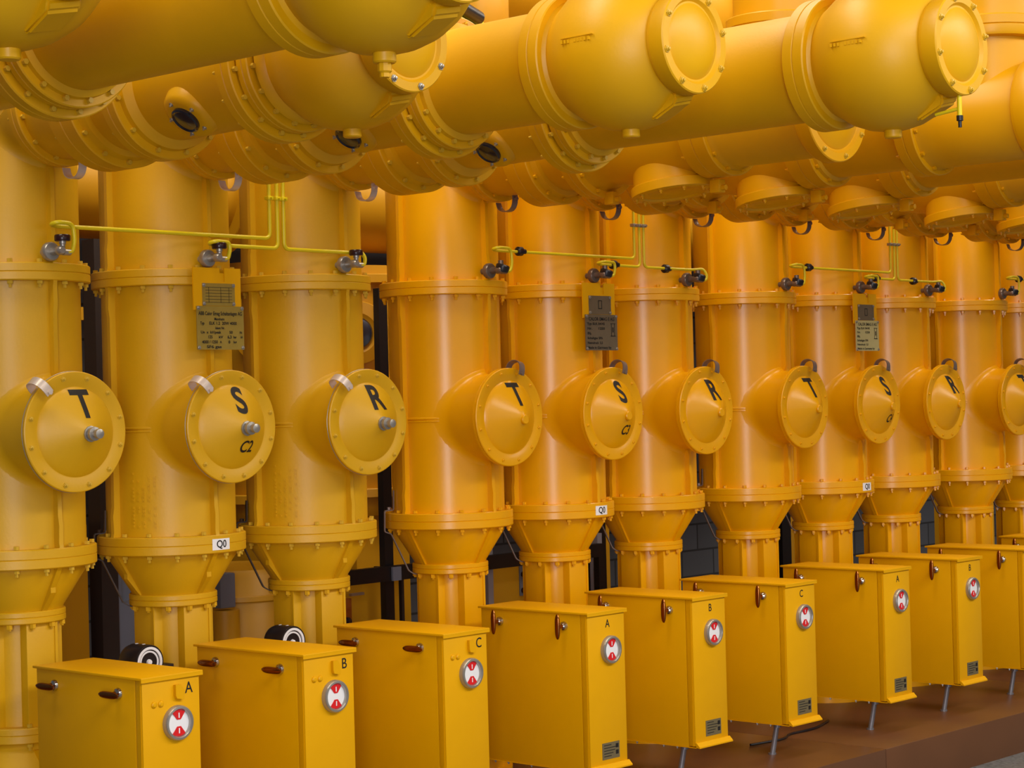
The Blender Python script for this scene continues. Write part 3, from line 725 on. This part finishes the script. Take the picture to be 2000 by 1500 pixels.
# ------------------------------------------------------------------ rating plates hanging on the S columns
def make_plate(bay):
    x = colx(bay*3+1); y = YCOL-0.302-0.012
    col_ = {0: 'brass', 1: 'dull grey', 2: 'pale cream'}[bay]
    p = thing('nameplate', '%s nameplate on a yellow bracket hanging beside column S of %s' % (col_, BAYNAME[bay]), 'nameplate', (x, y, H+0.566), 'nameplates hung on the S columns')
    p.scale = (0.94, 1, 1); p.location.x -= 0.008
    bm = bmesh.new()
    for pts in ([(-0.113, 0), (0.030, 0), (0.030, -0.055), (0.056, -0.055), (0.056, 0), (0.144, 0), (0.144, -0.17), (-0.113, -0.17)],):
        prism(bm, pts, -0.010, -0.004)
    box(bm, -0.02, 0.06, -0.006, 0.010, -0.06, -0.02)
    obj('bracket', mesh_from(bm, 'bracket', YC, 30), p)
    pm = {0: BRS, 1: GPL, 2: CPL}[bay]; um = {0: BRS, 1: GPL, 2: GPL}[bay]
    bm = bmesh.new(); box(bm, -0.068, 0.108, -0.0135, -0.0102, -0.152, -0.062); u = obj('upper_plate', mesh_from(bm, 'upper_plate', um), p)
    bm = bmesh.new(); box(bm, -0.105, 0.150, -0.0175, -0.0136, -0.328, -0.154); l = obj('lower_plate', mesh_from(bm, 'lower_plate', pm), p)
    scr = bolt_me(STL, 0.006, 0.002, 's')
    for xx, zz in ((-0.061, -0.070), (0.100, -0.070), (-0.061, -0.144), (0.100, -0.144)): obj('screw', scr, u, T(xx, -0.0135, zz) @ AXY)
    for xx, zz in ((-0.096, -0.162), (0.141, -0.162), (-0.096, -0.320), (0.141, -0.320)): obj('screw', scr, l, T(xx, -0.0175, zz) @ AXY)
    def txt(s, size, x_, z_, par, yy, width):
        me = text_mesh(s, size, INK, align='LEFT', bold=0.0004)
        w_ = max(v.co.x for v in me.vertices)
        for v in me.vertices: v.co.x *= width/w_
        obj('lettering', me, par, T(x_, yy, z_))
    if bay == 0:
        Z = -0.0176
        for s, size, x_, z_, w_ in (('ABB Calor Emag Schaltanlagen AG', 0.0150, -0.096, -0.184, 0.236), ('Mannheim', 0.0105, -0.012, -0.206, 0.055),
                ('Typ', 0.0115, -0.088, -0.223, 0.022), ('ELK 1.2  20W 4000', 0.0120, -0.040, -0.223, 0.150), ('Ident Nr.', 0.0105, -0.008, -0.242, 0.052),
                ('Un  x  kV/peak', 0.0110, -0.086, -0.259, 0.110), ('50', 0.0110, 0.068, -0.259, 0.018), ('Hz', 0.010, 0.125, -0.259, 0.014),
                ('125', 0.0120, -0.048, -0.278, 0.024), ('kV', 0.010, 0.010, -0.278, 0.024), ('6,3', 0.0120, 0.058, -0.278, 0.022), ('bar', 0.010, 0.090, -0.278, 0.018), ('kA', 0.010, 0.130, -0.278, 0.012),
                ('4000 / 1250', 0.0120, -0.080, -0.298, 0.084), ('A', 0.010, 0.016, -0.298, 0.010), ('8', 0.0120, 0.062, -0.298, 0.010), ('kg', 0.010, 0.090, -0.298, 0.018),
                ('SF6 gas', 0.0115, -0.056, -0.317, 0.080)):
            txt(s, size, x_, z_, l, Z, w_)
        bm = bmesh.new()
        for j in range(6): box(bm, -0.052, 0.092, -0.0142, -0.0134, -0.079-j*0.012, -0.0775-j*0.012)
        for xx in (-0.035, 0.03, 0.075): box(bm, xx, xx+0.0015, -0.0142, -0.0134, -0.14, -0.078)
        obj('table_print', mesh_from(bm, 'table_print', INK), u)
    else:
        Z = -0.0176
        txt('CALOR EMAG E AG', 0.0165, -0.080, -0.176, l, Z, 0.205)
        for j, (s, w_) in enumerate((('Typ ELK 04/45', 0.14), ('Nr.      1250', 0.14), ('Bj.', 0.035), ('Schaltgas SF6', 0.12), ('Nenndruck  5,5', 0.12), ('Made in Germany by', 0.19))):
            txt(s, 0.0115, -0.093, -0.199-j*0.0232, l, Z, w_)
        bm = bmesh.new()
        for q in ((0.095, 0.134, -0.196, -0.199), (0.100, 0.103, -0.196, -0.258), (0.125, 0.128, -0.196, -0.258), (0.095, 0.134, -0.256, -0.260), (0.110, 0.118, -0.215, -0.240)):
            box(bm, q[0], q[1], -0.0184, -0.0172, q[3], q[2])
        obj('outline_drawing', mesh_from(bm, 'outline_drawing', INK), l)
        bm = bmesh.new()
        for q in ((0.005, 0.009, -0.125, -0.085), (0.031, 0.035, -0.125, -0.085), (0.005, 0.035, -0.088, -0.084), (0.005, 0.035, -0.126, -0.122)):
            box(bm, q[0], q[1], -0.0142, -0.0134, q[2], q[3])
        obj('emblem', mesh_from(bm, 'emblem', INK), u)
for b in (0, 1, 2): make_plate(b)

# ------------------------------------------------------------------ gas density gauges behind cabinets A and B
for i, lab in ((1, 'black round gauge with white dial rings behind cabinet A of the C2 group'), (2, 'black round gauge with white dial rings behind cabinet B of the C2 group')):
    g = thing('density_gauge', lab, 'gauge', (colx(i)-0.305, 6.40, H-0.985), 'gauges behind the cabinets')
    def body():
        bm = bmesh.new(); lathe(bm, [(0, -0.15), (0.028, -0.15), (0.03, -0.125), (0.062, -0.118), (0.068, -0.10), (0.068, -0.003), (0.066, 0.0), (0.060, 0.0), (0.058, -0.006), (0, -0.006)], AXY, 36)
        return mesh_from(bm, 'gauge_body', BLK, 35)
    gb = obj('gauge_body', cached('gb', body), g)
    def rings():
        bm = bmesh.new()
        lathe(bm, [(0.050, -0.006), (0.060, -0.006), (0.060, 0.001), (0.050, 0.001), (0.050, -0.006)], AXY, 36)
        lathe(bm, [(0.038, -0.006), (0.045, -0.006), (0.045, -0.003), (0.038, -0.003), (0.038, -0.006)], AXY, 36)
        lathe(bm, [(0, -0.006), (0.012, -0.006), (0.010, 0.002), (0, 0.003)], AXY, 20)
        return mesh_from(bm, 'dial_rings', WHT, 35)
    obj('dial_rings', cached('gr', rings), gb)
    def gmk():
        bm = bmesh.new()
        for j in (0, 1): box(bm, -0.006+0.0, 0.006, 0.035+j*0.045, 0.041+j*0.045, 0.066, 0.0692)
        return mesh_from(bm, 'tick_marks', WHT, 35)
    obj('tick_marks', cached('gm', gmk), gb)
    def arm():
        bm = bmesh.new(); box(bm, -0.01, 0.20, 0.11, 0.135, -0.06, -0.035); box(bm, 0.17, 0.20, 0.12, 0.25, -0.06, -0.035); return mesh_from(bm, 'support_arm', PST)
    obj('support_arm', cached('ga', arm), g)

# ------------------------------------------------------------------ equipment behind the row
def ztop(rel): return rel+H
def simple(name, label, cat, fn, m, loc=(0, 0, 0), group=None, sm=30):
    bm = bmesh.new(); fn(bm); o = obj(name, mesh_from(bm, name, m, sm), None, T(*loc)); o['label'] = label; o['category'] = cat
    if group: o['group'] = group
    return o
# rear bus duct
rd = thing('rear_bus_duct', 'long yellow horizontal duct running behind the columns above head height', 'gas-insulated duct', (4.5, 8.15, H+1.12))
bm = bmesh.new(); lathe(bm, [(0, 0), (0.27, 0), (0.27, 14), (0, 14)], axis_to((1, 0, 0)), 48); obj('duct_shell', mesh_from(bm, 'duct_shell', YR), rd)
for j in range(9):
    fl = cached('rdf', lambda: (lambda bm: (lathe(bm, ringprof(0.335, 0.2, -0.04, 0.04), axis_to((1, 0, 0)), 48), mesh_from(bm, 'flange', YR))[1])(bmesh.new()))
    obj('flange', fl, rd, T(0.55+j*1.55, 0, 0))
ud = thing('upper_bus_duct', 'yellow horizontal duct high above and behind the columns, glimpsed between the big ducts', 'gas-insulated duct', (5.0, 7.7, H+2.42))
bm = bmesh.new(); lathe(bm, [(0, 0), (0.34, 0), (0.34, 14), (0, 14)], axis_to((1, 0, 0)), 48); obj('duct_shell', mesh_from(bm, 'duct_shell', YR), ud)
for j in range(9):
    fl = cached('udf', lambda: (lambda bm: (lathe(bm, ringprof(0.41, 0.25, -0.04, 0.04), axis_to((1, 0, 0)), 48), mesh_from(bm, 'flange', YR))[1])(bmesh.new()))
    obj('flange', fl, ud, T(0.3+j*1.62, 0, 0))
for j in range(5):
    hg = cached('udh', lambda: (lambda bm: (box(bm, -0.02, 0.02, -0.02, 0.02, 0.3, 2.8), mesh_from(bm, 'hanger_rod', GST))[1])(bmesh.new()))
    obj('hanger_rod', hg, ud, T(1.0+j*3.0, 0, 0))
ac = thing('actuator', 'black actuator with yellow levers on top of column T of the C3 group', 'actuator', (colx(3), YCOL, H+1.55))
bm = bmesh.new(); tube(bm, [(-0.10, -0.2, 0.30), (0.16, -0.12, 0.27)], 0.035, 14); box(bm, -0.16, -0.05, -0.26, -0.16, 0.27, 0.40, bev=0.01); obj('cylinder', mesh_from(bm, 'cylinder', BLK), ac)
bm = bmesh.new(); tube(bm, [(-0.26, -0.25, 0.27), (0.30, -0.05, 0.20)], 0.016, 10); tube(bm, [(-0.28, -0.2, 0.16), (0.38, 0.0, 0.32)], 0.018, 10); tube(bm, [(0.2, -0.1, 0.24), (0.30, 0.0, 0.5)], 0.014, 10); obj('lever', mesh_from(bm, 'lever', YT), ac)
bm = bmesh.new(); box(bm, -0.30, -0.22, -0.26, -0.18, 0.10, 0.22, bev=0.01); obj('clamp', mesh_from(bm, 'clamp', STL), ac)
bm = bmesh.new(); lathe(bm, [(0, 0), (0.05, 0), (0.05, 0.25), (0.09, 0.26), (0.09, 0.30), (0, 0.31)]); lathe(bm, [(0, 0.2), (0.10, 0.2), (0.14, 0.26), (0.14, 0.4), (0, 0.44)], T(0.30, 0.0, 0), 24); obj('mount', mesh_from(bm, 'mount', YR), ac)
# rear vertical vessels
vs = [(4.62, 8.15, 'behind the left edge column'), (6.98, 8.15, 'behind the gap right of column R of the C2 group'), (7.62, 8.15, 'behind column T of the C3 group'), (9.35, 8.15, 'behind column S of the C3 group'), (11.7, 8.15, 'behind the C4 group'), (14.1, 8.15, 'behind the right end of the row')]
for x, y, w in vs:
    v = thing('rear_vessel', 'yellow vertical vessel %s' % w, 'switchgear vessel', (x, y, 0), 'vessels standing behind the row')
    def shell():
        bm = bmesh.new(); z0 = ztop(-0.60)
        lathe(bm, [(0, z0), (0.22, z0), (0.25, z0+0.05), (0.25, ztop(0.76)), (0, ztop(0.76))], seg=40)
        return mesh_from(bm, 'shell', YR)
    sh = obj('shell', cached('rvs', shell), v)
    for z in (-0.50, 0.10, 0.66):
        fl = cached(('rvf', z), lambda: (lambda bm: (lathe(bm, ringprof(0.30, 0.2, ztop(z), ztop(z)+0.05)), mesh_from(bm, 'flange', YR))[1])(bmesh.new()))
        obj('flange', fl, v)
    bm_ = cached('rvn', lambda: (lambda bm: (lathe(bm, [(0, 0.1), (0.13, 0.1), (0.13, 0.30), (0.17, 0.30), (0.17, 0.33), (0.11, 0.34), (0.09, 0.33), (0, 0.33)], T(0, 0, ztop(0.44)) @ axis_to((-0.7, -0.7, -0.15)), 32), mesh_from(bm, 'side_port', YR))[1])(bmesh.new()))
    sp = obj('side_port', bm_, v)
    lw = cached('rvl', lambda: (lambda bm: (lathe(bm, [(0, 0.33), (0.085, 0.33), (0.08, 0.35), (0, 0.355)], T(0, 0, ztop(0.44)) @ axis_to((-0.7, -0.7, -0.15)), 24), mesh_from(bm, 'window', LEN))[1])(bmesh.new()))
    obj('window', lw, sp)
    st = cached('rvb', lambda: (lambda bm: (box(bm, -0.2, 0.2, -0.15, 0.15, ZP, ztop(-0.60)), mesh_from(bm, 'stand', YR))[1])(bmesh.new()))
    obj('stand', st, v)
# low drum, boxes, posts and rails
dr = thing('rear_drum', 'low yellow drum with a domed lid behind columns S and R of the C2 group', 'switchgear vessel', (6.28, 7.62, ZP))
bm = bmesh.new(); zt_ = ztop(-0.80)-ZP; lathe(bm, [(0, 0), (0.27, 0), (0.27, zt_), (0.25, zt_+0.03), (0.12, zt_+0.05), (0, zt_+0.055)], seg=40); obj('shell', mesh_from(bm, 'shell', YR), dr)
bm = bmesh.new(); lathe(bm, ringprof(0.285, 0.2, zt_-0.12, zt_-0.09), seg=40); obj('rim', mesh_from(bm, 'rim', YR), dr)
simple('junction_box', 'small dark blue-grey box behind column S of the C2 group', 'box', lambda bm: box(bm, -0.045, 0.045, -0.03, 0.03, 0, 0.16, bev=0.006), GST, (5.93, 7.30, ztop(-0.92)))
simple('support_pipe', 'short yellow pipe below the dark box behind column S', 'pipe', lambda bm: lathe(bm, [(0, 0), (0.07, 0), (0.07, ztop(-0.93)-ZP), (0, ztop(-0.93)-ZP)]), YR, (5.93, 7.30, ZP))
rb = thing('rear_cabinet', 'yellow rear cabinet below the black rail left of column T of the C3 group', 'cabinet', (7.13, 7.62, ZP))
bm = bmesh.new(); box(bm, -0.33, 0.235, 0, 0.20, 0, ztop(-0.90)-ZP, bev=0.004); obj('cabinet_body', mesh_from(bm, 'cabinet_body', YR), rb)
bm = bmesh.new(); box(bm, 0.245, 0.262, -0.01, 0.20, 0, ztop(-0.86)-ZP); obj('edge_post', mesh_from(bm, 'edge_post', PST), rb)
lk = thing('lock_box', 'small bronze lock box with a round blue-black knob on the rear cabinet', 'lock', (6.93, 7.60, ztop(-1.12)))
bm = bmesh.new(); box(bm, -0.04, 0.04, -0.04, 0.018, 0, 0.14, bev=0.004); box(bm, -0.03, 0.03, -0.046, -0.038, 0.085, 0.095); obj('lock_body', mesh_from(bm, 'lock_body', DSTC := mat('copper_brown', (170, 98, 34), 0.3, 0.4)), lk)
bm = bmesh.new(); lathe(bm, [(0, 0), (0.026, 0), (0.026, 0.012), (0.014, 0.016), (0, 0.017)], T(0.0, -0.04, 0.02) @ AXY, 24); obj('knob', mesh_from(bm, 'knob', LEN), lk)
bm = bmesh.new(); box(bm, 0.03, 0.12, -0.05, -0.03, 0.150, 0.163); obj('lever', mesh_from(bm, 'lever', STL), lk)
rb2 = thing('rear_cabinet', 'yellow rear cabinet seen between columns T and S of the C3 group', 'cabinet', (8.28, 7.62, ZP))
bm = bmesh.new(); box(bm, -0.30, 0.16, 0, 0.20, 0, ztop(-0.90)-ZP, bev=0.004); obj('cabinet_body', mesh_from(bm, 'cabinet_body', YR), rb2)
bm = bmesh.new(); box(bm, 0.02, 0.07, -0.006, 0.0, ztop(-1.09)-ZP, ztop(-0.87)-ZP)
o = obj('switch_strip', mesh_from(bm, 'switch_strip', GST), rb2)
for j in range(2):
    bm = bmesh.new(); lathe(bm, [(0, 0), (0.016, 0), (0.016, 0.01), (0, 0.012)], T(0.045, -0.006, ztop(-1.06+j*0.09)-ZP) @ AXY, 16); obj('button', mesh_from(bm, 'button', DRD), o)
simple('rear_enclosure', 'plain yellow enclosure behind the gap between columns T and S of the C2 group', 'enclosure', lambda bm: box(bm, -0.6, 0.6, 0, 0.3, 0, ztop(-0.50)-ZP, bev=0.004), YR, (4.72, 7.5, ZP))
simple('steel_post', 'dark brown steel post behind the gap between columns T and S of the C2 group', 'post', lambda bm: box(bm, -0.045, 0.045, -0.045, 0.045, 0, 2.55), PST, (5.42, 7.52, ZP))
simple('steel_channel', 'blue-grey steel channel standing beside the dark brown post', 'post', lambda bm: (box(bm, -0.05, -0.03, -0.05, 0.05, 0, 1.15), box(bm, -0.03, 0.09, 0.03, 0.05, 0, 1.15), box(bm, -0.03, 0.09, -0.045, 0.03, 0, 0.90)), GST, (5.535, 7.56, ZP))
simple('steel_post', 'tall dark steel post against the wall left of column S of the C2 group', 'post', lambda bm: box(bm, -0.05, 0.05, -0.05, 0.05, 0, 3.2), PST, (5.965, 8.58, ZP))
simple('brace_frame', 'yellow bracket beam with a diagonal brace behind the C2 group', 'bracket', lambda bm: (box(bm, -0.25, 0.3, -0.03, 0.03, 0.13, 0.19), prism(bm, [(-0.02, 0.14), (0.03, 0.14), (0.20, -0.09), (0.20, -0.16)], -0.02, 0.02), box(bm, 0.17, 0.24, -0.03, 0.03, -2.0, 0.13)), YR, (5.62, 7.8, ztop(0.30)))
simple('steel_post', 'black steel post rising from the black rail left of column T of the C3 group', 'post', lambda bm: box(bm, -0.03, 0.03, -0.02, 0.02, 0, ztop(0.6)-ZP), PST2 := mat('black_steel', (16, 16, 20), 0.4), (7.165, 7.50, ZP))
rl = thing('steel_rail', 'black horizontal rail behind the C3 group at cabinet height', 'rail', (6.7, 7.42, ztop(-0.90)))
bm = bmesh.new(); box(bm, 0, 2.1, 0, 0.04, 0, 0.075); obj('bar', mesh_from(bm, 'bar', PST2), rl)
bm = bmesh.new(); box(bm, 0.42, 0.48, -0.012, 0, 0.0, 0.07); obj('clip', mesh_from(bm, 'clip', GST), rl)
for xx, s in ((6.72, 'left'), (8.78, 'right')):
    simple('rail_support', 'thin black support at the %s end of the black rail' % s, 'post', lambda bm: box(bm, -0.02, 0.02, -0.02, 0.02, 0, ztop(-0.90)-ZP), PST2, (xx, 7.44, ZP))
simple('grey_post', 'light grey metal post right of the pedestal of column T of the C3 group', 'post', lambda bm: (box(bm, -0.04, -0.012, -0.03, 0.03, 0, 1.25), box(bm, -0.012, 0.02, -0.012, 0.012, 0, 1.25)), LST, (7.93, 7.50, ZP))
simple('grey_post', 'light grey metal post right of the pedestal of column S of the C3 group', 'post', lambda bm: box(bm, -0.02, 0.02, -0.03, 0.03, 0, 1.0), LST, (8.83, 7.50, ZP))
for x, w in ((9.05, 'behind column R of the C3 group'), (10.95, 'behind column T of the C4 group'), (12.55, 'behind column R of the C4 group')):
    simple('steel_post', 'dark steel post %s' % w, 'post', lambda bm: box(bm, -0.05, 0.05, -0.05, 0.05, 0, 2.5), PST2, (x, 7.70, ZP))
simple('black_cable', 'black cable lying on the brown plinth under the cabinets of the C4 group', 'cable', lambda bm: tube(bm, fillet([(8.25, 6.02, 0.007), (8.5, 5.98, 0.007), (8.62, 6.05, 0.007), (8.85, 6.03, 0.007), (9.1, 6.12, 0.007)], 0.1, 6), 0.0065, 8), BLK, (0, 0, ZP))

# ------------------------------------------------------------------ setting
def struct(name, fn, m):
    bm = bmesh.new(); fn(bm); o = obj(name, mesh_from(bm, name, m)); o['kind'] = 'structure'; return o
struct('floor', lambda bm: box(bm, -8, 30, -8, 5.44, -0.1, 0.0), FLM)
xs = [8.56+2.4*j for j in range(-5, 10)]
for n_, (xa, xb) in enumerate(zip(xs, xs[1:])):
    struct('trim_%d' % (n_+1), lambda bm: box(bm, xa+0.002, xb-0.002, 5.42, 9.5, -0.1, ZP, bev=0.004), PLN)
struct('wall_back', lambda bm: box(bm, -2, 30, 9.5, 9.7, ZP, 7.5), BLW)
